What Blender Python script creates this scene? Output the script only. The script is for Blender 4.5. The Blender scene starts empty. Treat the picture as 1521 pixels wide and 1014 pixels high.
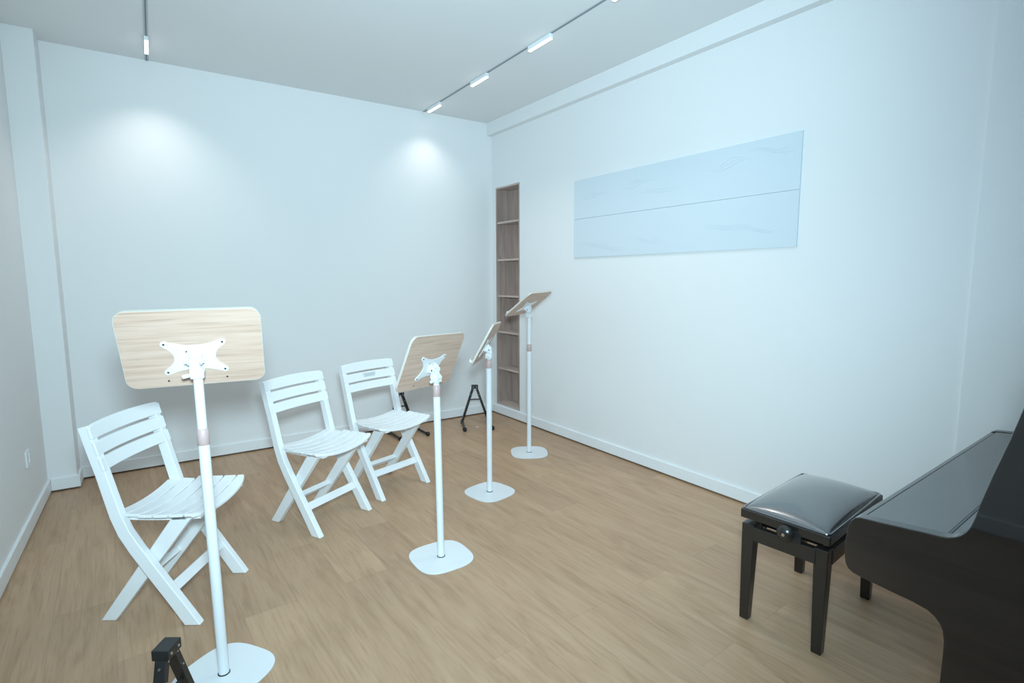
import bpy, bmesh, math, random
from mathutils import Vector, Matrix, noise
random.seed(7)
C = bpy.context.scene.collection
PI = math.pi
R = math.radians

# ------------------------------------------------------------------ materials
def nodes(name):
    m = bpy.data.materials.new(name); m.use_nodes = True
    nt = m.node_tree
    return m, nt, nt.nodes['Principled BSDF']

def plain(name, col, rough=.5, metal=0, bump=0, bscale=200, coat=0, spec=None, ior=None):
    m, nt, b = nodes(name)
    b.inputs['Base Color'].default_value = (*col, 1)
    b.inputs['Roughness'].default_value = rough
    b.inputs['Metallic'].default_value = metal
    if ior: b.inputs['IOR'].default_value = ior
    if coat:
        b.inputs['Coat Weight'].default_value = coat
        b.inputs['Coat Roughness'].default_value = .05
    if spec is not None:
        b.inputs['Specular IOR Level'].default_value = spec
    if bump:
        tc = nt.nodes.new('ShaderNodeTexCoord')
        n = nt.nodes.new('ShaderNodeTexNoise'); n.inputs['Scale'].default_value = bscale
        n.inputs['Detail'].default_value = 3
        bp = nt.nodes.new('ShaderNodeBump'); bp.inputs['Strength'].default_value = bump
        bp.inputs['Distance'].default_value = .002
        nt.links.new(tc.outputs['Object'], n.inputs['Vector'])
        nt.links.new(n.outputs['Fac'], bp.inputs['Height'])
        nt.links.new(bp.outputs['Normal'], b.inputs['Normal'])
    return m

def ramp(nt, stops):
    r = nt.nodes.new('ShaderNodeValToRGB')
    e = r.color_ramp.elements
    e[0].position, e[0].color = stops[0][0], (*stops[0][1], 1)
    e[1].position, e[1].color = stops[-1][0], (*stops[-1][1], 1)
    for p, c in stops[1:-1]:
        k = e.new(p); k.color = (*c, 1)
    return r

def wood(name, c_dark, c_mid, c_light, grain=(1, 1, 1), rough=.5, scale=6, lines=0.):
    """grain: scale of object coords; small along the fibre, large across it"""
    m, nt, b = nodes(name)
    L = nt.links
    tc = nt.nodes.new('ShaderNodeTexCoord')
    mp = nt.nodes.new('ShaderNodeMapping'); mp.inputs['Scale'].default_value = grain
    L.new(tc.outputs['Object'], mp.inputs['Vector'])
    n1 = nt.nodes.new('ShaderNodeTexNoise')
    n1.inputs['Scale'].default_value = scale; n1.inputs['Detail'].default_value = 5
    n1.inputs['Distortion'].default_value = .6
    L.new(mp.outputs['Vector'], n1.inputs['Vector'])
    r = ramp(nt, [(.3, c_dark), (.48, c_mid), (.66, c_light)])
    L.new(n1.outputs['Fac'], r.inputs['Fac'])
    col = r.outputs['Color']
    if lines:
        n2 = nt.nodes.new('ShaderNodeTexNoise')
        n2.inputs['Scale'].default_value = scale * 3.5; n2.inputs['Detail'].default_value = 2
        L.new(mp.outputs['Vector'], n2.inputs['Vector'])
        r2 = ramp(nt, [(.36, (1 - lines,) * 3), (.46, (1, 1, 1))])
        L.new(n2.outputs['Fac'], r2.inputs['Fac'])
        mx = nt.nodes.new('ShaderNodeMix'); mx.data_type = 'RGBA'; mx.blend_type = 'MULTIPLY'
        mx.inputs[0].default_value = 1
        L.new(col, mx.inputs[6]); L.new(r2.outputs['Color'], mx.inputs[7])
        col = mx.outputs[2]
    L.new(col, b.inputs['Base Color'])
    b.inputs['Roughness'].default_value = rough
    return m

def floor_material():
    m, nt, b = nodes('oak_laminate_planks'); L = nt.links
    tc = nt.nodes.new('ShaderNodeTexCoord')
    mp = nt.nodes.new('ShaderNodeMapping'); mp.inputs['Rotation'].default_value = (0, 0, R(90 - 3.0))
    mp.inputs['Location'].default_value = (.37, .05, 0)
    L.new(tc.outputs['Object'], mp.inputs['Vector'])
    br = nt.nodes.new('ShaderNodeTexBrick')
    br.offset = .37; br.offset_frequency = 2
    br.inputs['Scale'].default_value = 1
    br.inputs['Brick Width'].default_value = 1.26
    br.inputs['Row Height'].default_value = .205
    br.inputs['Mortar Size'].default_value = .0011
    br.inputs['Mortar Smooth'].default_value = .3
    br.inputs['Color1'].default_value = (0, 0, 0, 1)
    br.inputs['Color2'].default_value = (1, 1, 1, 1)
    br.inputs['Mortar'].default_value = (.5, .5, .5, 1)
    L.new(mp.outputs['Vector'], br.inputs['Vector'])
    sep = nt.nodes.new('ShaderNodeSeparateColor'); L.new(br.outputs['Color'], sep.inputs['Color'])
    # grain, shifted plank by plank
    sc = nt.nodes.new('ShaderNodeVectorMath'); sc.operation = 'MULTIPLY'; sc.inputs[1].default_value = (1.1, 8, 1)
    L.new(mp.outputs['Vector'], sc.inputs[0])
    cmb = nt.nodes.new('ShaderNodeCombineXYZ')
    mul = nt.nodes.new('ShaderNodeMath'); mul.operation = 'MULTIPLY'; mul.inputs[1].default_value = 37
    L.new(sep.outputs['Red'], mul.inputs[0]); L.new(mul.outputs[0], cmb.inputs['Z']); L.new(mul.outputs[0], cmb.inputs['X'])
    ad = nt.nodes.new('ShaderNodeVectorMath'); ad.operation = 'ADD'
    L.new(sc.outputs[0], ad.inputs[0]); L.new(cmb.outputs[0], ad.inputs[1])
    n1 = nt.nodes.new('ShaderNodeTexNoise'); n1.inputs['Scale'].default_value = 1.5
    n1.inputs['Detail'].default_value = 6; n1.inputs['Roughness'].default_value = .6; n1.inputs['Distortion'].default_value = 1.6
    L.new(ad.outputs[0], n1.inputs['Vector'])
    r1 = ramp(nt, [(.25, (.385, .240, .142)), (.47, (.468, .298, .183)), (.72, (.520, .345, .220))])
    L.new(n1.outputs['Fac'], r1.inputs['Fac'])
    # plank to plank tint
    r2 = ramp(nt, [(0, (.91, .90, .895)), (.5, (1, .99, .975)), (1, (1.05, 1.055, 1.04))])
    L.new(sep.outputs['Red'], r2.inputs['Fac'])
    mx = nt.nodes.new('ShaderNodeMix'); mx.data_type = 'RGBA'; mx.blend_type = 'MULTIPLY'; mx.inputs[0].default_value = 1
    L.new(r1.outputs['Color'], mx.inputs[6]); L.new(r2.outputs['Color'], mx.inputs[7])
    # fine dark pores along the fibre
    sc2 = nt.nodes.new('ShaderNodeVectorMath'); sc2.operation = 'MULTIPLY'; sc2.inputs[1].default_value = (3.2, 60, 1)
    L.new(mp.outputs['Vector'], sc2.inputs[0])
    n2 = nt.nodes.new('ShaderNodeTexNoise'); n2.inputs['Scale'].default_value = 1.6; n2.inputs['Detail'].default_value = 3
    L.new(sc2.outputs[0], n2.inputs['Vector'])
    r3 = ramp(nt, [(.34, (.88, .87, .86)), (.48, (1, 1, 1))])
    L.new(n2.outputs['Fac'], r3.inputs['Fac'])
    m2 = nt.nodes.new('ShaderNodeMix'); m2.data_type = 'RGBA'; m2.blend_type = 'MULTIPLY'; m2.inputs[0].default_value = 1
    L.new(mx.outputs[2], m2.inputs[6]); L.new(r3.outputs['Color'], m2.inputs[7])
    m3 = nt.nodes.new('ShaderNodeMix'); m3.data_type = 'RGBA'
    m3.inputs[7].default_value = (.29, .19, .12, 1)
    mf = nt.nodes.new('ShaderNodeMath'); mf.operation = 'MULTIPLY'; mf.inputs[1].default_value = .55
    L.new(br.outputs['Fac'], mf.inputs[0]); L.new(mf.outputs[0], m3.inputs[0])
    L.new(m2.outputs[2], m3.inputs[6])
    L.new(m3.outputs[2], b.inputs['Base Color'])
    b.inputs['Roughness'].default_value = .42
    b.inputs['Specular IOR Level'].default_value = .35
    return m

def emit(name, col, s):
    m, nt, b = nodes(name)
    b.inputs['Base Color'].default_value = (.8, .8, .8, 1)
    b.inputs['Emission Color'].default_value = (*col, 1)
    b.inputs['Emission Strength'].default_value = s
    return m

M_WALL = plain('white_wall_paint', (.82, .82, .82), .75, bump=.08, bscale=90, spec=.25)
M_CEIL = plain('white_ceiling_paint', (.80, .80, .80), .85, spec=.2)
M_BASE = plain('white_skirting_lacquer', (.84, .85, .86), .4)
M_DARK = plain('dark_gap', (.03, .028, .026), .9)
M_FLOOR = floor_material()
M_CHAIR = plain('white_moulded_plastic', (.86, .87, .88), .38, bump=.05, bscale=400)
M_STEEL = plain('white_powder_coat', (.76, .78, .80), .3)
M_BOARD = wood('pale_ash_board', (.49, .335, .255), (.585, .415, .33), (.625, .455, .365), (1.1, 1.1, 44), .5, 2.0, lines=.12)
M_NICHE_V = wood('grey_oak_upright', (.34, .25, .215), (.415, .31, .27), (.47, .365, .32), (14, 14, 1), .55, 1.6, lines=.1)
M_NICHE_H = wood('grey_oak_shelf', (.42, .33, .285), (.52, .41, .36), (.58, .475, .42), (14, 2, 14), .55, 1.6, lines=.1)
M_EDGE = plain('pale_edge_band', (.64, .59, .53), .45)
M_COLLAR = plain('dusty_pink_grip', (.52, .385, .365), .45)
M_BLACKWOOD = plain('black_satin_wood', (.016, .014, .013), .25, ior=1.6)
M_PIANO = plain('polished_black_lacquer', (.012, .010, .010), .035, bump=.012, bscale=6, ior=1.9)
M_LID = plain('glossy_black_lid_laminate', (.014, .014, .015), .09, ior=2.7)
M_LEATHER = plain('black_leatherette', (.026, .028, .031), .26, bump=.04, bscale=25, ior=2.6, coat=1)
M_BLACKMETAL = plain('black_powder_coat', (.012, .013, .014), .42)
M_RUBBER = plain('black_rubber', (.012, .012, .012), .7)
M_SCREW = plain('zinc_screw', (.55, .56, .58), .35, 1)
M_SCREWDARK = plain('dark_screw_hole', (.06, .06, .06), .5, .3)
M_FOAM = plain('pale_blue_embossed_panel', (.655, .725, .775), .6, spec=.25)
M_TRACK = plain('grey_track_rail', (.52, .55, .58), .6)
M_SLOT = plain('grey_track_slot', (.22, .24, .26), .7)
M_HINGE = plain('dull_hinge_metal', (.16, .17, .175), .5, .6)
M_LAMP = plain('white_lamp_housing', (.84, .85, .86), .4)
M_GLOW = emit('lamp_diffuser_glow', (.92, .985, 1.0), 4)
M_SWITCH = plain('white_switch_plastic', (.80, .81, .83), .3)
M_PAPER = plain('white_paper', (.85, .85, .84), .7)
M_PRINT = plain('grey_print', (.28, .30, .33), .7)
M_STICKER = plain('pale_sticker', (.74, .78, .80), .4)
M_FRAME = plain('white_window_frame', (.8, .8, .8), .4)
def glass():
    m, nt, b = nodes('clear_glass')
    b.inputs['Base Color'].default_value = (1, 1, 1, 1)
    b.inputs['Transmission Weight'].default_value = 1
    b.inputs['Roughness'].default_value = 0
    b.inputs['IOR'].default_value = 1.1
    return m
M_GLASS = glass()

# ------------------------------------------------------------------ mesh helpers
def nb(): return bmesh.new()

def box(bm, lo, hi, M=None):
    vs = [bm.verts.new((x, y, z)) for z in (lo[2], hi[2]) for y in (lo[1], hi[1]) for x in (lo[0], hi[0])]
    for f in ((0, 2, 3, 1), (4, 5, 7, 6), (0, 1, 5, 4), (2, 6, 7, 3), (0, 4, 6, 2), (1, 3, 7, 5)):
        bm.faces.new([vs[i] for i in f])
    if M is not None:
        for v in vs: v.co = M @ v.co
    return vs

def prism(bm, loop, ext):
    """loop: list of 3d points, extruded by vector ext"""
    e = Vector(ext)
    a = [bm.verts.new(Vector(p)) for p in loop]
    b = [bm.verts.new(Vector(p) + e) for p in loop]
    n = len(a)
    bm.faces.new(a); bm.faces.new(b[::-1])
    for i in range(n):
        bm.faces.new((a[i], b[i], b[(i + 1) % n], a[(i + 1) % n]))

def frame(d, hint=(0, 0, 1)):
    d = Vector(d).normalized(); h = Vector(hint)
    if abs(d.dot(h)) > .98: h = Vector((1, 0, 0))
    s = d.cross(h).normalized(); u = s.cross(d)
    return s, u

def cyl(bm, p0, p1, r0, r1=None, n=24, caps=True):
    r1 = r0 if r1 is None else r1
    p0, p1 = Vector(p0), Vector(p1)
    s, u = frame(p1 - p0)
    A = [bm.verts.new(p0 + (s * math.cos(2 * PI * i / n) + u * math.sin(2 * PI * i / n)) * r0) for i in range(n)]
    B = [bm.verts.new(p1 + (s * math.cos(2 * PI * i / n) + u * math.sin(2 * PI * i / n)) * r1) for i in range(n)]
    for i in range(n):
        bm.faces.new((A[i], A[(i + 1) % n], B[(i + 1) % n], B[i]))
    if caps:
        bm.faces.new(A[::-1]); bm.faces.new(B)

def lathe(bm, p0, axis, prof, n=28):
    """prof: list of (distance along axis, radius)"""
    p0 = Vector(p0); d = Vector(axis).normalized(); s, u = frame(d)
    rings = []
    for t, r in prof:
        if r < 1e-6: rings.append([bm.verts.new(p0 + d * t)])
        else: rings.append([bm.verts.new(p0 + d * t + (s * math.cos(2 * PI * i / n) + u * math.sin(2 * PI * i / n)) * r) for i in range(n)])
    for a, b in zip(rings, rings[1:]):
        if len(a) == 1 and len(b) == 1: continue
        for i in range(n):
            j = (i + 1) % n
            if len(a) == 1: bm.faces.new((a[0], b[j], b[i]))
            elif len(b) == 1: bm.faces.new((a[i], a[j], b[0]))
            else: bm.faces.new((a[i], a[j], b[j], b[i]))
    if len(rings[0]) > 1: bm.faces.new(rings[0][::-1])
    if len(rings[-1]) > 1: bm.faces.new(rings[-1])

def bar(bm, p0, p1, w, h, hint=(0, 0, 1), w1=None, h1=None):
    """rectangular bar: w along side vector, h along the up vector"""
    p0, p1 = Vector(p0), Vector(p1); s, u = frame(p1 - p0, hint)
    w1 = w if w1 is None else w1; h1 = h if h1 is None else h1
    a = [bm.verts.new(p0 + s * (x * w / 2) + u * (y * h / 2)) for x, y in ((-1, -1), (1, -1), (1, 1), (-1, 1))]
    b = [bm.verts.new(p1 + s * (x * w1 / 2) + u * (y * h1 / 2)) for x, y in ((-1, -1), (1, -1), (1, 1), (-1, 1))]
    bm.faces.new(a[::-1]); bm.faces.new(b)
    for i in range(4):
        bm.faces.new((a[i], a[(i + 1) % 4], b[(i + 1) % 4], b[i]))

def tube(bm, pts, r, n=10, rz=None):
    pts = [Vector(p) for p in pts]
    rings = []
    for i, p in enumerate(pts):
        d = (pts[min(i + 1, len(pts) - 1)] - pts[max(i - 1, 0)])
        s, u = frame(d)
        rr = r if not callable(r) else r(i / (len(pts) - 1))
        rings.append([bm.verts.new(p + (s * math.cos(2 * PI * k / n) + u * math.sin(2 * PI * k / n)) * rr) for k in range(n)])
    for a, b in zip(rings, rings[1:]):
        for k in range(n):
            bm.faces.new((a[k], a[(k + 1) % n], b[(k + 1) % n], b[k]))
    bm.faces.new(rings[0][::-1]); bm.faces.new(rings[-1])

def obj(name, bm, mat, parent=None, bevel=0, seg=2, smooth=None, kind=None, label=None, loc=None, rotz=0):
    bmesh.ops.recalc_face_normals(bm, faces=bm.faces)
    me = bpy.data.meshes.new(name); bm.to_mesh(me); bm.free()
    o = bpy.data.objects.new(name, me); C.objects.link(o)
    me.materials.append(mat)
    if parent is not None: o.parent = parent
    if loc: o.location = loc
    if rotz: o.rotation_euler = (0, 0, rotz)
    if bevel:
        b = o.modifiers.new('bevel', 'BEVEL'); b.width = bevel; b.segments = seg
        b.limit_method = 'ANGLE'; b.angle_limit = R(35)
    if smooth or bevel:
        for p in me.polygons: p.use_smooth = True
        me.set_sharp_from_angle(angle=R(40))
        if bevel: b.harden_normals = True
    if kind: o['kind'] = kind
    if label: o['label'] = label
    return o

def thing(name, label, cat, loc=(0, 0, 0), rotz=0, group=None):
    o = bpy.data.objects.new(name, None); C.objects.link(o)
    o.empty_display_size = .1
    o.location = loc; o.rotation_euler = (0, 0, rotz)
    o['label'] = label; o['category'] = cat
    if group: o['group'] = group
    return o

def tag(o, label, cat, group=None):
    o['label'] = label; o['category'] = cat
    if group: o['group'] = group
    return o

def dup(root, loc, rotz, label):
    r = root.copy(); C.objects.link(r); r.location = loc; r.rotation_euler = (0, 0, rotz); r['label'] = label
    for ch in list(root.children):
        c = ch.copy(); C.objects.link(c); c.parent = r
        for g in list(ch.children):
            d = g.copy(); C.objects.link(d); d.parent = c
    return r

# ------------------------------------------------------------------ the room
HC = 2.826            # ceiling height
XL = -3.452           # left wall
YF = -6.3             # front wall, behind the camera
TH = R(1.33)          # the right wall is slightly out of square
def RW(x, y): return (x * math.cos(TH) - y * math.sin(TH), x * math.sin(TH) + y * math.cos(TH))
GAP = .011            # shadow gap under the skirting

b = nb(); box(b, (XL - .3, YF - .3, -.12), (.6, .3, 0)); obj('floor', b, M_FLOOR, kind='structure')
b = nb(); box(b, (XL - .3, YF - .3, HC), (.6, .3, HC + .12)); obj('ceiling', b, M_CEIL, kind='structure')
b = nb(); box(b, (XL - .2, 0, GAP), (.25, .2, HC + .02)); box(b, (XL - .2, .05, -.05), (.25, .2, GAP)); obj('wall_back', b, M_WALL, kind='structure')
b = nb(); box(b, (XL - .2, YF - .2, -.05), (.45, YF, HC + .02)); obj('wall_front', b, M_WALL, kind='structure')
# left wall with an unseen window opening, added for fill light behind the camera
WY0, WY1, WZ0, WZ1 = -6.0, -4.55, .95, 2.35
b = nb()
box(b, (XL - .2, WY1, -.05), (XL, .2, HC + .02))
box(b, (XL - .2, YF - .2, -.05), (XL, WY0, HC + .02))
box(b, (XL - .2, WY0, -.05), (XL, WY1, WZ0))
box(b, (XL - .2, WY0, WZ1), (XL, WY1, HC + .02))
obj('wall_left', b, M_WALL, kind='structure')
b = nb()
for z0, z1, y0, y1 in ((WZ0, WZ0 + .06, WY0, WY1), (WZ1 - .06, WZ1, WY0, WY1), (WZ0 + .06, WZ1 - .06, WY0, WY0 + .06), (WZ0 + .06, WZ1 - .06, WY1 - .06, WY1), (WZ0 + .06, WZ1 - .06, (WY0 + WY1) / 2 - .03, (WY0 + WY1) / 2 + .03)):
    box(b, (XL - .16, y0, z0), (XL - .10, y1, z1))
w = obj('added_window_1', b, M_FRAME, kind='structure')  # unseen window, added to hold the blue fill light
b = nb(); box(b, (XL - .135, WY0 + .02, WZ0 + .02), (XL - .128, WY1 - .02, WZ1 - .02)); obj('pane', b, M_GLASS, w)
# right wall with the bookcase recess
NY0, NY1, NZ0, NZ1 = -.458, -.066, .1, 2.220
b = nb()
box(b, (0, -6.6, GAP), (.2, NY0, HC + .02))
box(b, (0, NY1, GAP), (.2, .15, HC + .02))
box(b, (0, NY0, GAP), (.2, NY1, NZ0))
box(b, (.05, -6.6, -.05), (.2, .15, GAP))
box(b, (0, NY0, NZ1), (.2, NY1, HC + .02))
box(b, (.2, -6.6, -.05), (.22, .15, HC + .02))
obj('wall_right', b, M_WALL, kind='structure', rotz=TH)
# corner column, ceiling beam, shallow pier at the near end of the right wall
b = nb(); box(b, (XL - .02, -.178, GAP), (-3.305, .02, HC + .01)); obj('trim_1', b, M_WALL, kind='structure', bevel=.004)
b = nb(); box(b, (-.056, -6.6, 2.711), (.02, .06, HC + .01)); obj('trim_2', b, M_WALL, kind='structure', rotz=TH)
b = nb(); box(b, (-.012, -6.5, 0), (.02, -3.742, 2.711)); obj('trim_3', b, M_WALL, kind='structure', rotz=TH)
# skirting boards
def skirting(name, segs, rotz=0):
    b = nb()
    for lo, hi in segs: box(b, (lo[0], lo[1], GAP), (hi[0], hi[1], .088))
    obj(name, b, M_BASE, kind='structure', bevel=.003, rotz=rotz)
skirting('baseboard_back', [((-3.305, -.014), (-.014, .002)), ((XL + .014, -.192), (-3.291, -.176)), ((-3.307, -.176), (-3.291, -.014))])
skirting('baseboard_left', [((XL - .002, YF), (XL + .014, -.19))])
skirting('baseboard_right', [((-.014, -3.742), (.002, .0)), ((-.026, -6.3), (-.010, -3.742))], TH)

# ------------------------------------------------------------------ built-in bookcase
bc = thing('built_in_bookcase', 'tall narrow grey oak bookcase with empty shelves set into the right wall', 'bookcase', (*RW(0, 0), NZ0), TH)
D = .165; T = .016
def part(name, lo, hi, mat, parent, bevel=.001, label=None):
    b = nb(); box(b, lo, hi); return obj(name, b, mat, parent, bevel=bevel, label=label)
NH = NZ1 - NZ0
part('side_panel', (-.001, NY0, 0), (D, NY0 + T, NH), M_NICHE_V, bc)
part('side_panel', (-.001, NY1 - T, 0), (D, NY1, NH), M_NICHE_V, bc)
part('top_panel', (-.001, NY0 + T, NH - T), (D, NY1 - T, NH), M_NICHE_H, bc)
part('bottom_panel', (-.001, NY0 + T, 0), (D, NY1 - T, .022), M_NICHE_H, bc)
part('back_panel', (D, NY0, 0), (D + .012, NY1, NH), M_NICHE_V, bc)
for z in (.466, .829, 1.182, 1.530, 1.884):
    part('shelf', (.004, NY0 + T, z - NZ0 - .009), (D, NY1 - T, z - NZ0 + .009), M_NICHE_H, bc)

# ------------------------------------------------------------------ embossed wall panel
pn = thing('acoustic_wall_panel', 'long pale blue embossed rectangular panel fixed to the right wall', 'wall panel', (*RW(0, 0), 1.517), TH)
def panel_row(z0, z1, clusters):
    b = nb(); y0, y1 = -2.990, -1.210
    box(b, (-.010, y0, z0), (.0, y1, z1))
    for yc, zc, sgn, amp in clusters:
        for k in range(3):
            pts = []
            for i in range(25):
                t = i / 24 - .5
                y = yc - t * (.36 - .05 * k)
                z = zc + (k - 1) * .016 * (1 - 1.5 * abs(t)) + sgn * amp * math.sin(t * 5.5 + k * .4) * .02
                pts.append((-.0098, y, z))
            tube(b, pts, lambda s: .0022 * math.sin(PI * min(max(s, .04), .96)) + .0002, n=6)
    return b
r1 = [(-1.42, .165, 1, .5), (-1.86, .190, 1, .6), (-2.05, .12, -1, .3), (-2.58, .20, 1, 1.), (-2.83, .235, -1, 1.1)]
r2 = [(-1.45, .095, -1, .6), (-1.62, .06, -1, .5), (-1.95, .10, -1, .9), (-2.54, .14, -1, .5), (-2.76, .115, -1, 1.2)]
obj('lower_board', panel_row(0, .298, r2), M_FOAM, pn, smooth=True)
obj('upper_board', panel_row(.3005, .600, [(a, .3 + z * 1, s, m) for a, z, s, m in r1]), M_FOAM, pn, smooth=True)

# ------------------------------------------------------------------ ceiling tracks and lamps
def track(name, x, label):
    t = thing(name, label, 'lighting track', (x, 0, HC), 0, 'ceiling lighting tracks')
    b = nb(); box(b, (-.012, -5.6, -.003), (.012, -.004, .003)); obj('rail', b, M_TRACK, t)
    b = nb(); box(b, (-.004, -5.6, -.0045), (.004, -.004, -.002)); obj('slot', b, M_SLOT, t)
    return t
TX_R, TX_L = -.712, -2.747
track('lighting_track', TX_R, 'thin grey ceiling track carrying the row of four lamps near the right wall')
track('lighting_track', TX_L, 'thin grey ceiling track carrying the single lamp at upper left')
def make_lamp():
    t = thing('track_lamp', '', 'lamp', (0, 0, HC), 0, 'linear track lamps on the ceiling')
    b = nb(); box(b, (-.012, -.115, -.030), (.012, .115, -.003)); obj('housing', b, M_LAMP, t, bevel=.002)
    b = nb(); box(b, (-.0105, -.112, -.036), (.0105, .112, -.0295)); obj('diffuser', b, M_GLOW, t, bevel=.002)
    return t
lamps = [(TX_R, -.222, 'bright bar lamp closest to the back wall on the right ceiling track'),
         (TX_R, -.980, 'second bright bar lamp from the back wall on the right ceiling track'),
         (TX_R, -1.727, 'third bright bar lamp from the back wall on the right ceiling track'),
         (TX_R, -2.478, 'bright bar lamp cut off by the top edge on the right ceiling track'),
         (TX_L, -.338, 'short bright bar lamp alone on the left ceiling track')]
lp = make_lamp()
for i, (x, y, lab) in enumerate(lamps):
    if i == 0: lp.location = (x, y, HC); lp['label'] = lab
    else: dup(lp, (x, y, HC), 0, lab)

# ------------------------------------------------------------------ wall socket and a scrap of paper
so = thing('wall_socket', 'small white square wall socket low on the left wall', 'socket', (XL, -.715, .378))
b = nb()
for lo, hi in (((0, -.043, -.043), (.009, .043, -.030)), ((0, -.043, .030), (.009, .043, .043)), ((0, -.043, -.030), (.009, -.030, .030)), ((0, .030, -.030), (.009, .043, .030))): box(b, lo, hi)
obj('cover_frame', b, M_SWITCH, so, bevel=.0015)
b = nb(); box(b, (0, -.030, -.030), (.005, .030, .030)); ins = obj('insert', b, M_SWITCH, so)
b = nb(); cyl(b, (.004, 0, 0), (.0065, 0, 0), .021); obj('socket_well', b, M_SWITCH, ins, smooth=True)
b = nb()
vs = [b.verts.new(p) for p in ((-.018, -.006, .001), (.0, -.010, .003), (.020, -.002, .001), (.008, .010, .004), (-.012, .009, .001))]
b.faces.new(vs)
bmesh.ops.solidify(b, geom=b.faces[:], thickness=.0012)
tag(obj('paper_scrap', b, M_PAPER, loc=(-.426, -.405, .0)), 'tiny white scrap of paper on the floor near the back corner', 'paper')

# ------------------------------------------------------------------ folding chairs
def offset_poly(pts, d):
    out = []
    for i, p in enumerate(pts):
        a = Vector(pts[max(i - 1, 0)]); c = Vector(pts[min(i + 1, len(pts) - 1)])
        t = (c - a).normalized(); n = Vector((t.y, -t.x))
        dd = d(i / (len(pts) - 1)) if callable(d) else d
        out.append(Vector(p) + n * dd)
    return out

REAR = [(0, 0), (-.065, .105), (-.13, .205), (-.190, .300), (-.228, .37), (-.253, .44), (-.272, .52), (-.293, .61), (-.318, .70), (-.343, .796)]
def leg_w(t): return .050 if t < .35 else .050 - (t - .35) * .018
def rear_at(z):
    for (y0, z0), (y1, z1) in zip(REAR, REAR[1:]):
        if z0 <= z <= z1: return y0 + (y1 - y0) * (z - z0) / (z1 - z0)
    return REAR[-1][0]

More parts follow.
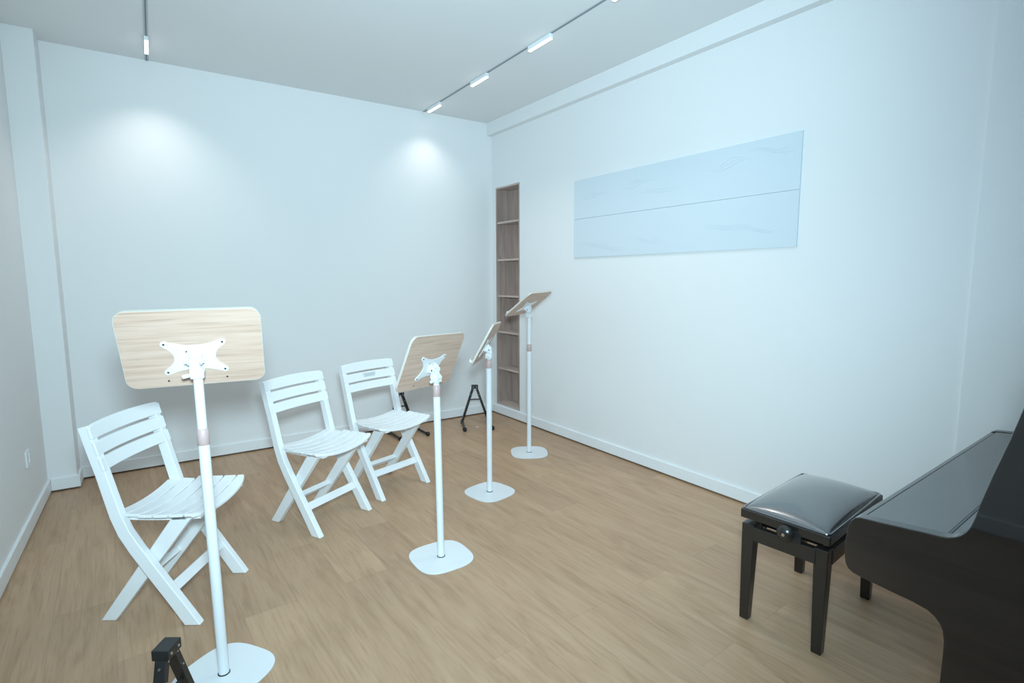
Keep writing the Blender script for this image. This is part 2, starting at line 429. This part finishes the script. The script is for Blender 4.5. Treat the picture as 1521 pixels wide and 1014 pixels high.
HW = .203
def make_chair(label):
    t = thing('folding_chair', label, 'chair', group='white folding chairs')
    front = offset_poly(REAR, leg_w)
    front[0] = Vector((.062, 0))
    loop = [Vector((y, z)) for y, z in REAR] + front[::-1]
    for s in (-1, 1):
        b = nb()
        x0 = s * HW; x1 = s * (HW - .032)
        prism(b, [(x0, p[0], p[1]) for p in loop], (x1 - x0, 0, 0))
        obj('leg', b, M_CHAIR, t, bevel=.004)
    for s in (-1, 1):
        b = nb()
        x0 = s * .168; x1 = s * .138
        prism(b, [(x0, -.352, 0), (x0, -.292, 0), (x0, .030, .418), (x0, .005, .440), (x0, -.035, .436)], (x1 - x0, 0, 0))
        obj('leg', b, M_CHAIR, t, bevel=.004)
    # front stretcher between the long legs, rear stretcher between the short ones
    b = nb(); yc = rear_at(.135) + .030
    bar(b, (-HW + .02, yc, .137), (HW - .02, yc, .137), .016, .042, hint=(0, -.55, .84)); obj('stretcher', b, M_CHAIR, t, bevel=.003)
    b = nb()
    bar(b, (-.15, -.235, .125), (.15, -.235, .125), .014, .040, hint=(0, .6, .8))
    bar(b, (-.15, -.219, .141), (.15, -.219, .141), .030, .008, hint=(0, .6, .8))
    obj('stretcher', b, M_CHAIR, t, bevel=.002)
    # seat: six dished slats on two side rails
    y_back, y_front, n = -.262, .093, 6
    pitch = (y_front - y_back) / n
    def seat_z(x, y):
        return .430 + .028 * (abs(x) / .21) ** 2 + .006 * ((y + .09) / .17) ** 2
    for k in range(n):
        b = nb(); ya = y_back + k * pitch; yb = ya + pitch - .0075
        NX = 20
        hw = .172 if k == 0 else (.208 if k > 1 else .19)
        half = hw
        tops, bots = [], []
        for i in range(NX + 1):
            x = -half + 2 * half * i / NX
            row_t, row_b = [], []
            for y in (ya, (ya + yb) / 2, yb):
                yy = y
                if k == n - 1 and y == yb: yy = y - .022 * (abs(x) / half) ** 4
                z = seat_z(x, yy)
                if k == n - 1 and y == yb: z -= .006
                row_t.append(b.verts.new((x, yy, z))); row_b.append(b.verts.new((x, yy, z - .013)))
            tops.append(row_t); bots.append(row_b)
        for i in range(NX):
            for j in range(2):
                b.faces.new((tops[i][j], tops[i + 1][j], tops[i + 1][j + 1], tops[i][j + 1]))
                b.faces.new((bots[i][j], bots[i][j + 1], bots[i + 1][j + 1], bots[i + 1][j]))
            b.faces.new((tops[i][0], bots[i][0], bots[i + 1][0], tops[i + 1][0]))
            b.faces.new((tops[i][2], tops[i + 1][2], bots[i + 1][2], bots[i][2]))
        for i in (0, NX):
            for j in range(2):
                b.faces.new((tops[i][j], tops[i][j + 1], bots[i][j + 1], bots[i][j]))
        obj('seat_slat', b, M_CHAIR, t, bevel=.003)
    for x0, x1 in ((-.168, -.138), (-.022, .022), (.138, .168)):
        b = nb()
        prev = None
        NYY = 8
        rows = []
        for i in range(NYY + 1):
            y = y_back + .005 + (y_front - y_back - .025) * i / NYY
            z = seat_z((x0 + x1) / 2, y) - .006
            dp = .020 if abs(x0) > .1 else .010
            rows.append([b.verts.new((x0, y, z)), b.verts.new((x1, y, z)), b.verts.new((x1, y, z - dp)), b.verts.new((x0, y, z - dp))])
        b.faces.new(rows[0][::-1]); b.faces.new(rows[-1])
        for a, c in zip(rows, rows[1:]):
            for q in range(4): b.faces.new((a[q], a[(q + 1) % 4], c[(q + 1) % 4], c[q]))
        obj('seat_rail', b, M_CHAIR, t)
    # back: three slats bowed rearwards
    for z0, z1 in ((.630, .679), (.690, .742), (.753, .806)):
        b = nb(); NX = 20; rows = []
        for i in range(NX + 1):
            x = -HW - .002 + 2 * (HW + .002) * i / NX
            bow = -.020 * (1 - (x / HW) ** 2)
            crown = .006 * (1 - (x / HW) ** 2) if z1 > .8 else 0
            corner = -.005 * (abs(x) / HW) ** 30 if z1 > .8 else 0
            r = []
            for z, e in ((z0, 0), (z1 + crown + corner, 0)):
                yb = rear_at(min(z, .80)) + .034 + bow
                r += [(x, yb, z), (x, yb + .013, z)]
            rows.append([b.verts.new(p) for p in (r[0], r[1], r[3], r[2])])
        b.faces.new(rows[0][::-1]); b.faces.new(rows[-1])
        for a, c in zip(rows, rows[1:]):
            for q in range(4): b.faces.new((a[q], a[(q + 1) % 4], c[(q + 1) % 4], c[q]))
        obj('back_slat', b, M_CHAIR, t, bevel=.004)
    return t

chair = make_chair('white folding chair behind the nearest music stand, leftmost of the three')
chair.location = (-2.690, -2.037, 0); chair.rotation_euler = (0, 0, R(-33.0 - 90))
dup(chair, (-2.030, -1.627, 0), R(-60.5 - 90), 'white folding chair in the middle of the row of three')
c3 = dup(chair, (-1.567, -1.392, 0), R(-71.2 - 90), 'white folding chair with a small printed sticker on its back')
# the sticker on the third chair's middle slat
b = nb()
yb = rear_at(.716) + .034 - .020 + .0142
box(b, (-.055, yb - .001, .697), (.045, yb + .0008, .736))
st = obj('sticker', b, M_STICKER, c3, label='small pale printed sticker')
b = nb()
for k, (x0, x1) in enumerate(((-.045, .040), (-.048, .03), (-.045, .036), (-.040, .012))):
    x = x0
    while x < x1:
        wd = random.uniform(.004, .010)
        box(b, (x, yb + .0006, .730 - k * .008 - .0028), (min(x + wd, x1), yb + .0013, .730 - k * .008)); x += wd + .003
box(b, (-.052, yb + .0006, .6985), (-.046, yb + .0013, .7045))
obj('print', b, M_PRINT, st)

# ------------------------------------------------------------------ music stands
def squircle(bm, half, n_exp, z0, z1, rot, N=96):
    pts = []
    for i in range(N):
        a = 2 * PI * i / N
        c, s = math.cos(a), math.sin(a)
        x = math.copysign(abs(c) ** (2 / n_exp), c) * half; y = math.copysign(abs(s) ** (2 / n_exp), s) * half
        pts.append((x * math.cos(rot) - y * math.sin(rot), x * math.sin(rot) + y * math.cos(rot), z0))
    prism(bm, pts, (0, 0, z1 - z0))

def rounded_rect(w, h, r, seg=8):
    pts = []
    for cx, cy, a0 in ((w / 2 - r, h / 2 - r, 0), (-w / 2 + r, h / 2 - r, 90), (-w / 2 + r, -h / 2 + r, 180), (w / 2 - r, -h / 2 + r, 270)):
        for i in range(seg + 1):
            a = R(a0 + 90 * i / seg); pts.append((cx + r * math.cos(a), cy + r * math.sin(a)))
    return pts

def music_stand(label, base, top, ztop, center, az, tilt, roll, plate_rot, zc0=.802, piv=-.030):
    """base: floor point of the pole; top: xy of the pole at its upper end"""
    bx, by = base
    t = thing('music_stand', label, 'music stand', (bx, by, 0), 0, 'white music stands with wooden boards')
    lean = Vector((top[0] - bx, top[1] - by, ztop)) / ztop
    P = lambda z: Vector((lean.x * z, lean.y * z, z))
    b = nb(); squircle(b, .142, 3.1, 0, .006, R(plate_rot)); bp = obj('base_plate', b, M_STEEL, t, bevel=.0012)
    b = nb(); lathe(b, P(.006), lean, [(0, .0195), (.002, .0195), (.002, .017), (.004, .0165)]); obj('pole_ring', b, M_BLACKMETAL, bp, smooth=True)
    b = nb(); cyl(b, P(.0075), P(zc0), .0168, n=32); obj('lower_pole', b, M_STEEL, t, smooth=True)
    b = nb(); lathe(b, P(zc0 - .002), lean, [(0, .0172), (.001, .0180), (.050, .0180), (.052, .0165), (.055, .0145)], 32); obj('collar', b, M_COLLAR, t, smooth=True)
    b = nb(); cyl(b, P(zc0 + .043), P(ztop + .006), .0142, n=32); obj('upper_pole', b, M_STEEL, t, smooth=True)
    # board frame
    ps = R(az); th = R(tilt); ro = R(roll)
    nh = Vector((math.cos(ps), math.sin(ps), 0)); Z = Vector((0, 0, 1))
    nn = nh * math.cos(th) + Z * math.sin(th); uv = Z * math.cos(th) - nh * math.sin(th); rv = nh.cross(Z)
    r2 = rv * math.cos(ro) + uv * math.sin(ro); u2 = uv * math.cos(ro) - rv * math.sin(ro)
    cc = Vector(center) - Vector((bx, by, 0))
    # local board matrix: x across, z up the board, -y out of the face towards the reader
    MB = Matrix(((r2.x, -nn.x, u2.x, cc.x), (r2.y, -nn.y, u2.y, cc.y), (r2.z, -nn.z, u2.z, cc.z), (0, 0, 0, 1)))
    b = nb(); prism(b, [(x, -.006, z) for x, z in rounded_rect(.402, .276, .034)], (0, .012, 0))
    bo = obj('board', b, M_BOARD, t, bevel=.0012); bo.matrix_local = MB
    eb = nb()
    rr_ = rounded_rect(.404, .278, .035)
    ri_ = rounded_rect(.4016, .2756, .0338)
    q4 = [[eb.verts.new((x, y, z)) for x, z in L_] for L_, y in ((rr_, -.0056), (rr_, .0056), (ri_, .0056), (ri_, -.0056))]
    for i in range(len(rr_)):
        j = (i + 1) % len(rr_)
        for a_, c_ in ((0, 1), (1, 2), (2, 3), (3, 0)):
            eb.faces.new((q4[a_][i], q4[a_][j], q4[c_][j], q4[c_][i]))
    obj('edge_band', eb, M_EDGE, bo, smooth=True)
    lp_ = nb()
    prism(lp_, [(-.150, y, z) for y, z in ((-.006, -.118), (-.006, -.132), (-.022, -.133), (-.027, -.128), (-.027, -.112), (-.023, -.110), (-.020, -.118))], (.300, 0, 0))
    obj('page_ledge', lp_, M_STEEL, bo, bevel=.002)
    for sx in (-.085, .085):
        b = nb(); cyl(b, (sx, .005, -.116), (sx, .0072, -.116), .0032, n=12); obj('ledge_screw', b, M_SCREWDARK, bo)
    # four-armed mounting plate
    zc = piv
    arms = [(-.082, .052), (.082, .052), (.082, -.052), (-.082, -.052)]
    outline = []
    for i, (ax, az_) in enumerate(arms):
        d = Vector((ax, az_)).normalized(); s = Vector((-d.y, d.x))
        cap = Vector((ax, az_))
        side = s if i in (1, 3) else s
        segs = []
        for k in range(7):
            a = -PI / 2 + PI * k / 6
            segs.append(cap + (d * math.cos(a) + s * math.sin(a)) * .0105)
        outline.append(segs)
    order = [1, 0, 3, 2]                       # counter-clockwise from the upper right arm
    loop = []
    for q, i in enumerate(order):
        loop += outline[i]
        j = order[(q + 1) % 4]
        p0 = outline[i][-1]; p1 = outline[j][0]
        mid = (p0 + p1) / 2
        ctr = {(1, 0): Vector((0, .026)), (0, 3): Vector((-.030, 0)), (3, 2): Vector((0, -.026)), (2, 1): Vector((.030, 0))}[(i, j)]
        for k in range(1, 8):
            tt = k / 8
            loop.append(p0 * (1 - tt) ** 2 + ctr * 2 * tt * (1 - tt) * .8 + p1 * tt ** 2 + ctr * .2 * 2 * tt * (1 - tt))
    b = nb(); prism(b, [(p.x, .006, p.y + zc) for p in loop], (0, .004, 0))
    br = obj('mounting_plate', b, M_STEEL, t, bevel=.0008); br.matrix_local = MB
    for ax, az_ in arms + [(-.022, .022)]:
        b = nb(); cyl(b, (ax, .0095, az_ + zc), (ax, .0112, az_ + zc), .0034, n=12); obj('screw', b, M_SCREWDARK, br)
    # tilting head: ears on the plate, knuckle across, sleeve down to the pole
    piv_p = cc + u2 * zc - nn * .036
    b = nb()
    for sx in (-1, 1):
        e0 = .015 * sx; e1 = .0215 * sx
        prism(b, [(e0, .009, zc + .024), (e0, .009, zc - .024), (e0, .030, zc - .017), (e0, .045, zc - .010), (e0, .049, zc), (e0, .045, zc + .012), (e0, .028, zc + .021)], (e1 - e0, 0, 0))
    hb = obj('tilt_bracket', b, M_STEEL, t, bevel=.0015); hb.matrix_local = MB
    b = nb(); cyl(b, piv_p - r2 * .0285, piv_p + r2 * .0275, .0085, n=20)
    kn = obj('pivot_bolt', b, M_STEEL, t, smooth=True)
    b = nb(); cyl(b, piv_p - r2 * .0285, piv_p - r2 * .0295, .004, n=12); obj('bolt_head', b, M_SCREWDARK, kn)
    b = nb()
    top_p = P(ztop)
    s3 = r2 - Z * r2.z; s3.normalize(); f3 = Z.cross(s3)
    def ring(c, w, d): return [c + s3 * (x * w) + f3 * (y * d) for x, y in ((-1, -1), (1, -1), (1, 1), (-1, 1))]
    levels = [ring(top_p, .0195, .0195), ring(top_p + Z * .016, .0195, .0195), ring(top_p + Z * .024, .0215, .021), ring(piv_p - Z * .016, .0148, .016), ring(piv_p + Z * .009, .0148, .012)]
    vs = [[b.verts.new(p) for p in l] for l in levels]
    b.faces.new(vs[0][::-1]); b.faces.new(vs[-1])
    for a, c in zip(vs, vs[1:]):
        for q in range(4): b.faces.new((a[q], a[(q + 1) % 4], c[(q + 1) % 4], c[q]))
    obj('pole_head', b, M_STEEL, t, bevel=.003)
    # tightening lever beside the head
    b = nb()
    p0 = top_p + Z * .012 - s3 * .018; p1 = p0 - s3 * .026 - Z * .006
    bar(b, p0, p1, .014, .013); obj('clamp_lever', b, M_STEEL, t, bevel=.004)
    return t

music_stand('music stand nearest the camera, its pale wooden board seen squarely from behind', (-2.700, -2.588), (-2.714, -2.580), 1.035,
            (-2.716, -2.540, 1.130), 80.3, 23.0, .7, 35, zc0=.817)
music_stand('second nearest music stand, its board tilted in front of the chair with the sticker', (-1.732, -2.302), (-1.738, -2.298), .868,
            (-1.746, -2.268, .966), 116.4, 22.2, -2.3, 0)
music_stand('third nearest music stand, its board seen almost edge-on beside the bookcase', (-1.117, -1.752), (-1.116, -1.751), .863,
            (-1.119, -1.733, .958), 139.4, 28.5, -2.6, 12)
music_stand('farthest music stand, tallest, its flat-tilted board overlapping the bookcase', (-.456, -1.262), (-.458, -1.262), 1.060,
            (-.447, -1.243, 1.164), 119.6, 51.3, 1.3, -30)

# ------------------------------------------------------------------ folding A-frame instrument stands
def a_stand(label, loc, az, h=.362):
    """legs spread along local x, support arms point along local +y"""
    t = thing('instrument_stand', label, 'instrument stand', loc, R(az - 90), 'black folding instrument stands')
    for s in (-1, 1):
        ft = Vector((s * .122, .0, .022)); tp = Vector((s * .014, -.012, h - .016))
        b = nb(); bar(b, tp, ft, .020, .030, hint=(0, 1, 0)); lg = obj('leg', b, M_BLACKMETAL, t, bevel=.002)
        for q in (.06, .22):
            p = tp.lerp(ft, q) + Vector((0, .0155, 0))
            b = nb(); cyl(b, p, p + Vector((0, .002, 0)), .0032, n=12); obj('rivet', b, M_SCREW, lg)
        p = tp.lerp(ft, .10) + Vector((s * .009, 0, 0))
        b = nb(); cyl(b, p, p + Vector((s * .004, 0, 0)), .0035, n=12); obj('rivet', b, M_SCREW, lg)
        # pivot knuckle and floor arm
        b = nb(); cyl(b, ft + Vector((-s * .013, 0, -.004)), ft + Vector((s * .013, 0, -.004)), .018, n=20); obj('pivot', b, M_BLACKMETAL, t, smooth=True)
        b = nb(); pts = [ft + Vector((0, 0, -.004)), Vector((s * .123, .10, .020)), Vector((s * .124, .20, .018)), Vector((s * .125, .262, .019))]
        tube(b, pts, .0105, n=12); ar = obj('floor_arm', b, M_BLACKMETAL, t, smooth=True)
        b = nb(); lathe(b, (s * .125, .250, .019), (0, 1, 0), [(0, .010), (.004, .017), (.014, .019), (.026, .0175), (.033, .011), (.035, 0)], 20); obj('rubber_end', b, M_RUBBER, ar, smooth=True)
        # rear toe
        b = nb(); tube(b, [ft + Vector((0, 0, -.004)), Vector((s * .122, -.05, .014)), Vector((s * .122, -.075, .012))], .010, n=12); obj('rear_toe', b, M_BLACKMETAL, t, smooth=True)
        # fold-out cradle hook half way down each leg
        p = tp.lerp(ft, .80)
        b = nb(); tube(b, [p + Vector((0, .012, 0)), p + Vector((s * .004, .038, -.006)), p + Vector((s * .006, .052, .010)), p + Vector((s * .006, .056, .030))], .0055, n=10)
        obj('cradle_hook', b, M_RUBBER, t, smooth=True)
    b = nb(); box(b, (-.030, -.034, h - .030), (.030, .012, h)); cp = obj('hinge_cap', b, M_BLACKMETAL, t, bevel=.003)
    for s in (-1, 1):
        b = nb(); cyl(b, (s * .016, .011, h - .016), (s * .016, .0135, h - .016), .004, n=12); obj('cap_rivet', b, M_SCREW, cp)
    zc = h * .62
    xs = .014 + (.122 - .014) * (h - .016 - zc) / (h - .016 - .022)
    b = nb(); bar(b, (-xs, -.004, zc), (0, -.004, zc + .004), .004, .010); bar(b, (0, -.004, zc + .004), (xs, -.004, zc), .004, .010); sp = obj('spreader', b, M_BLACKMETAL, t)
    b = nb(); cyl(b, (0, -.008, zc + .003), (0, .002, zc + .003), .006, n=14); obj('spreader_joint', b, M_BLACKMETAL, sp)
    return t
a_stand('black folding instrument stand against the back wall behind the sticker chair', (-1.056, -.146, 0), -88)
a_stand('black folding instrument stand in the corner left of the bookcase', (-.372, -.272, 0), -113)
a_stand('black folding instrument stand at the bottom edge, beside the nearest music stand base', (-2.841, -2.903, 0), -33)

# ------------------------------------------------------------------ piano stool
BX, BY, BR = -.655, -3.510, R(6.3)
pb = thing('piano_bench', 'black adjustable piano bench with padded top in front of the piano', 'bench', (BX, BY, 0), BR)
LX, LY = .28, .155
for sx in (-1, 1):
    for sy in (-1, 1):
        b = nb()
        xo, yo = sx * LX, sy * LY                   # outer corner of the leg
        def rect(w, z, ins): 
            x0 = xo - sx * ins; y0 = yo - sy * ins
            return [b.verts.new(p) for p in ((x0, y0, z), (x0 - sx * w, y0, z), (x0 - sx * w, y0 - sy * w, z), (x0, y0 - sy * w, z))]
        ls = [rect(.034, 0, .004), rect(.047, .335, 0), rect(.047, .398, 0)]
        b.faces.new(ls[0]); b.faces.new(ls[-1])
        for a, c in zip(ls, ls[1:]):
            for q in range(4): b.faces.new((a[q], a[(q + 1) % 4], c[(q + 1) % 4], c[q]))
        obj('leg', b, M_BLACKWOOD, pb, bevel=.003)
b = nb()
for s in (-1, 1):
    box(b, (-LX + .04, s * LY - (.024 if s > 0 else .003), .338), (LX - .04, s * LY + (-.003 if s > 0 else .024), .394))
    box(b, (s * LX - (.024 if s > 0 else .003), -LY + .04, .338), (s * LX + (-.003 if s > 0 else .024), LY - .04, .394))
obj('apron', b, M_BLACKWOOD, pb, bevel=.002)
part('seat_frame', (-.286, -.161, .420), (.286, .161, .456), M_BLACKWOOD, pb, bevel=.005)
b = nb()
for sy in (-.10, .10):
    for sx in (-1, 1):
        bar(b, (sx * .20, sy, .375), (sx * .06, sy, .422), .006, .022)
box(b, (-.22, -.012, .385), (.22, .012, .405))
for sx in (-1, 1): bar(b, (sx * .2, -.11, .388), (sx * .2, .11, .388), .02, .02)
obj('lift_mechanism', b, M_BLACKMETAL, pb)
# cushion: domed padded top with a piped lower rim
b = nb(); NX, NY = 28, 18; hw, hd = .274, .150
grid = []
def cush(x, y):
    fx = 1 - abs(x / hw) ** 6; fy = 1 - abs(y / hd) ** 6
    return .458 + .022 * max(fx, 0) ** .5 * max(fy, 0) ** .5 + .034 * (1 - (x / hw) ** 2) * (1 - (y / hd) ** 2)
for i in range(NX + 1):
    row = []
    for j in range(NY + 1):
        u = math.sin(PI / 2 * (2 * i / NX - 1)); v = math.sin(PI / 2 * (2 * j / NY - 1))
        row.append(b.verts.new((u * hw, v * hd, cush(u * hw, v * hd))))
    grid.append(row)
for i in range(NX):
    for j in range(NY):
        b.faces.new((grid[i][j], grid[i + 1][j], grid[i + 1][j + 1], grid[i][j + 1]))
bnd = [grid[i][0] for i in range(NX + 1)] + [grid[NX][j] for j in range(1, NY + 1)] + [grid[i][NY] for i in range(NX - 1, -1, -1)] + [grid[0][j] for j in range(NY - 1, 0, -1)]
low = [b.verts.new((v.co.x, v.co.y, .452)) for v in bnd]
for k in range(len(bnd)):
    b.faces.new((bnd[k], low[k], low[(k + 1) % len(bnd)], bnd[(k + 1) % len(bnd)]))
cu = obj('cushion', b, M_LEATHER, pb, smooth=True)
b = nb()
rr = rounded_rect(.556, .308, .014, 5)
tube(b, [(x, y, .459) for x, y in rr + rr[:1]], .0042, n=8); obj('piping', b, M_LEATHER, cu, smooth=True)
kb = nb()
lathe(kb, (-.278, -.018, .424), (-1, 0, 0), [(0, .010), (.014, .010), (.016, .020), (.020, .029), (.030, .031), (.038, .026), (.043, .016), (.045, .012), (.045, 0)], 28)
kn = obj('height_knob', kb, M_BLACKWOOD, pb, smooth=True)
b = nb(); cyl(b, (-.3225, -.018, .424), (-.3245, -.018, .424), .006, n=14); obj('knob_screw', b, M_SCREW, kn)
part('knob_bracket', (-.287, -.066, .392), (-.280, .020, .436), M_BLACKMETAL, pb, bevel=.002)

# ------------------------------------------------------------------ upright piano
PR = R(2.7); PL = 1.350
pa = thing('upright_piano', 'polished black upright piano with closed lid at the right edge', 'piano', (-1.3265, -3.9454, 0), PR)
def arc(cx, cz, r, a0, a1, n=6):
    return [(cx + r * math.cos(R(a0 + (a1 - a0) * i / n)), cz + r * math.sin(R(a0 + (a1 - a0) * i / n))) for i in range(n + 1)]
SIDE = [(-.026, .612), (-.027, .66), (-.022, .700), (-.016, .716), (-.008, .726), (.004, .731), (.05, .735), (.096, .740), (.144, .745), (.170, .747), (.186, .750), (.198, .756), (.208, .764), (.217, .776), (.224, .792), (.230, .815), (.236, .850), (.252, .921), (.273, 1.005), (.289, 1.079), (.306, 1.155), (.316, 1.185),
        (.60, 1.185), (.60, .0), (.19, .0), (.19, .06), (.196, .10), (.196, .388), (.1965, .465), (.196, .495), (.192, .520), (.185, .535), (.175, .546), (.160, .555), (.130, .561), (.08, .565), (.018, .571), (-.004, .575), (-.016, .582), (-.023, .594)]
for u0 in (0, PL - .034):
    b = nb(); prism(b, [(u0, -v, z) for v, z in SIDE], (.034, 0, 0)); obj('side_panel', b, M_PIANO, pa, bevel=.0025)
def lidz(v): return .733 + .0875 * v
def slab(name, u0, u1, prof, mat=M_PIANO, bevel=.002, parent=None):
    b = nb(); prism(b, [(u0, -v, z) for v, z in prof], (u1 - u0, 0, 0)); return obj(name, b, mat, parent or pa, bevel=bevel)
I0, I1 = .0345, PL - .0345
slab('key_bed', I0, I1, [(-.012, .600), (-.012, .655), (.30, .655), (.30, .600)])
slab('key_slip', I0, I1, [(-.018, .6555), (-.018, .712), (-.012, .722), (.004, .7265), (.004, .6555)], bevel=.003)
slab('key_lid', I0, I1, [(.0065, .716), (.0065, .7285), (.176, .7445), (.176, .716)], M_LID, bevel=.0015)
slab('lid_hinge', I0, I1, [(.1765, .730), (.1765, .7450), (.1815, .7455), (.1815, .730)], M_HINGE, bevel=0)
slab('fallboard', I0, I1, [(.182, .720), (.182, .7448), (.268, .7530), (.268, .720)], M_LID, bevel=.001)
slab('upper_panel', I0, I1, [(.262, .752), (.325, 1.150), (.345, 1.150), (.285, .752)])
slab('top_lid', -.006, PL + .006, [(.296, 1.1855), (.296, 1.205), (.61, 1.205), (.61, 1.1855)], bevel=.004)
slab('lower_panel', I0, I1, [(.30, .06), (.30, .599), (.318, .599), (.318, .06)])
slab('toe_rail', I0, I1, [(.21, .0), (.21, .058), (.318, .058), (.318, .0)])
slab('back_board', I0, I1, [(.575, .02), (.575, 1.18), (.595, 1.18), (.595, .02)], M_BLACKWOOD)

# ------------------------------------------------------------------ light
def lamp(kind, name, loc, energy, col, rot=(0, 0, 0), **kw):
    l = bpy.data.lights.new(name, kind); l.energy = energy; l.color = col
    for k, v in kw.items(): setattr(l, k, v)
    o = bpy.data.objects.new(name, l); C.objects.link(o); o.location = loc; o.rotation_euler = rot
    return o
def aim(o, t):
    o.rotation_euler = (Vector(t) - o.location).to_track_quat('-Z', 'Y').to_euler()
for x, y, _ in lamps:
    lamp('SPOT', 'track_lamp_light', (x, y, HC - .042), 10 if y > -.3 else 19, (1, .95, .90), spot_size=R(110), spot_blend=1.0, shadow_soft_size=.03)
# the photographer's flash just above the lens: one head forward, added ceiling bounce
lamp('AREA', 'blue_window_fill', (XL - .05, (WY0 + WY1) / 2, (WZ0 + WZ1) / 2), 9, (.16, .56, 1.0), rot=(0, R(-90), 0), shape='RECTANGLE', size=1.35, size_y=1.40)  # added fill, tints the near end of the right wall bluer
f = lamp('SPOT', 'camera_flash', (-2.80, -4.56, 1.56), 425, (.605, .86, .97), spot_size=R(120), spot_blend=1.0, shadow_soft_size=.10)
aim(f, (-.52, -.1, 1.08))
f = lamp('SPOT', 'bounce_fill', (-2.80, -4.56, 1.58), 168, (.60, .84, 1.0), spot_size=R(100), spot_blend=1.0, shadow_soft_size=.10)  # second head, added to soften the shadows of the forward flash
aim(f, (-2.0, -3.3, 2.8))
w = bpy.data.worlds.new('sky'); bpy.context.scene.world = w; w.use_nodes = True
nt = w.node_tree; bg = nt.nodes['Background']
bg.inputs['Color'].default_value = (.55, .80, 1, 1); bg.inputs['Strength'].default_value = .6

# ------------------------------------------------------------------ camera
cam = bpy.data.cameras.new('camera'); co = bpy.data.objects.new('camera', cam); C.objects.link(co)
cam.sensor_width = 36; cam.lens = 792.5 / 1521 * 36; cam.clip_start = .02
yaw, p, r = .5903, .1170, -.0024
fw = Vector((math.sin(yaw) * math.cos(p), math.cos(yaw) * math.cos(p), -math.sin(p)))
rt = Vector((math.cos(yaw), -math.sin(yaw), 0)); up = rt.cross(fw)
rt, up = rt * math.cos(r) + up * math.sin(r), up * math.cos(r) - rt * math.sin(r)
co.matrix_world = Matrix(((rt.x, up.x, -fw.x, -2.816), (rt.y, up.y, -fw.y, -4.5469), (rt.z, up.z, -fw.z, 1.35), (0, 0, 0, 1)))
sc = bpy.context.scene
sc.camera = co
sc.view_settings.view_transform = 'Standard'; sc.view_settings.look = 'None'
sc.view_settings.gamma = 1; sc.view_settings.use_curve_mapping = False
sc.view_settings.exposure = 0
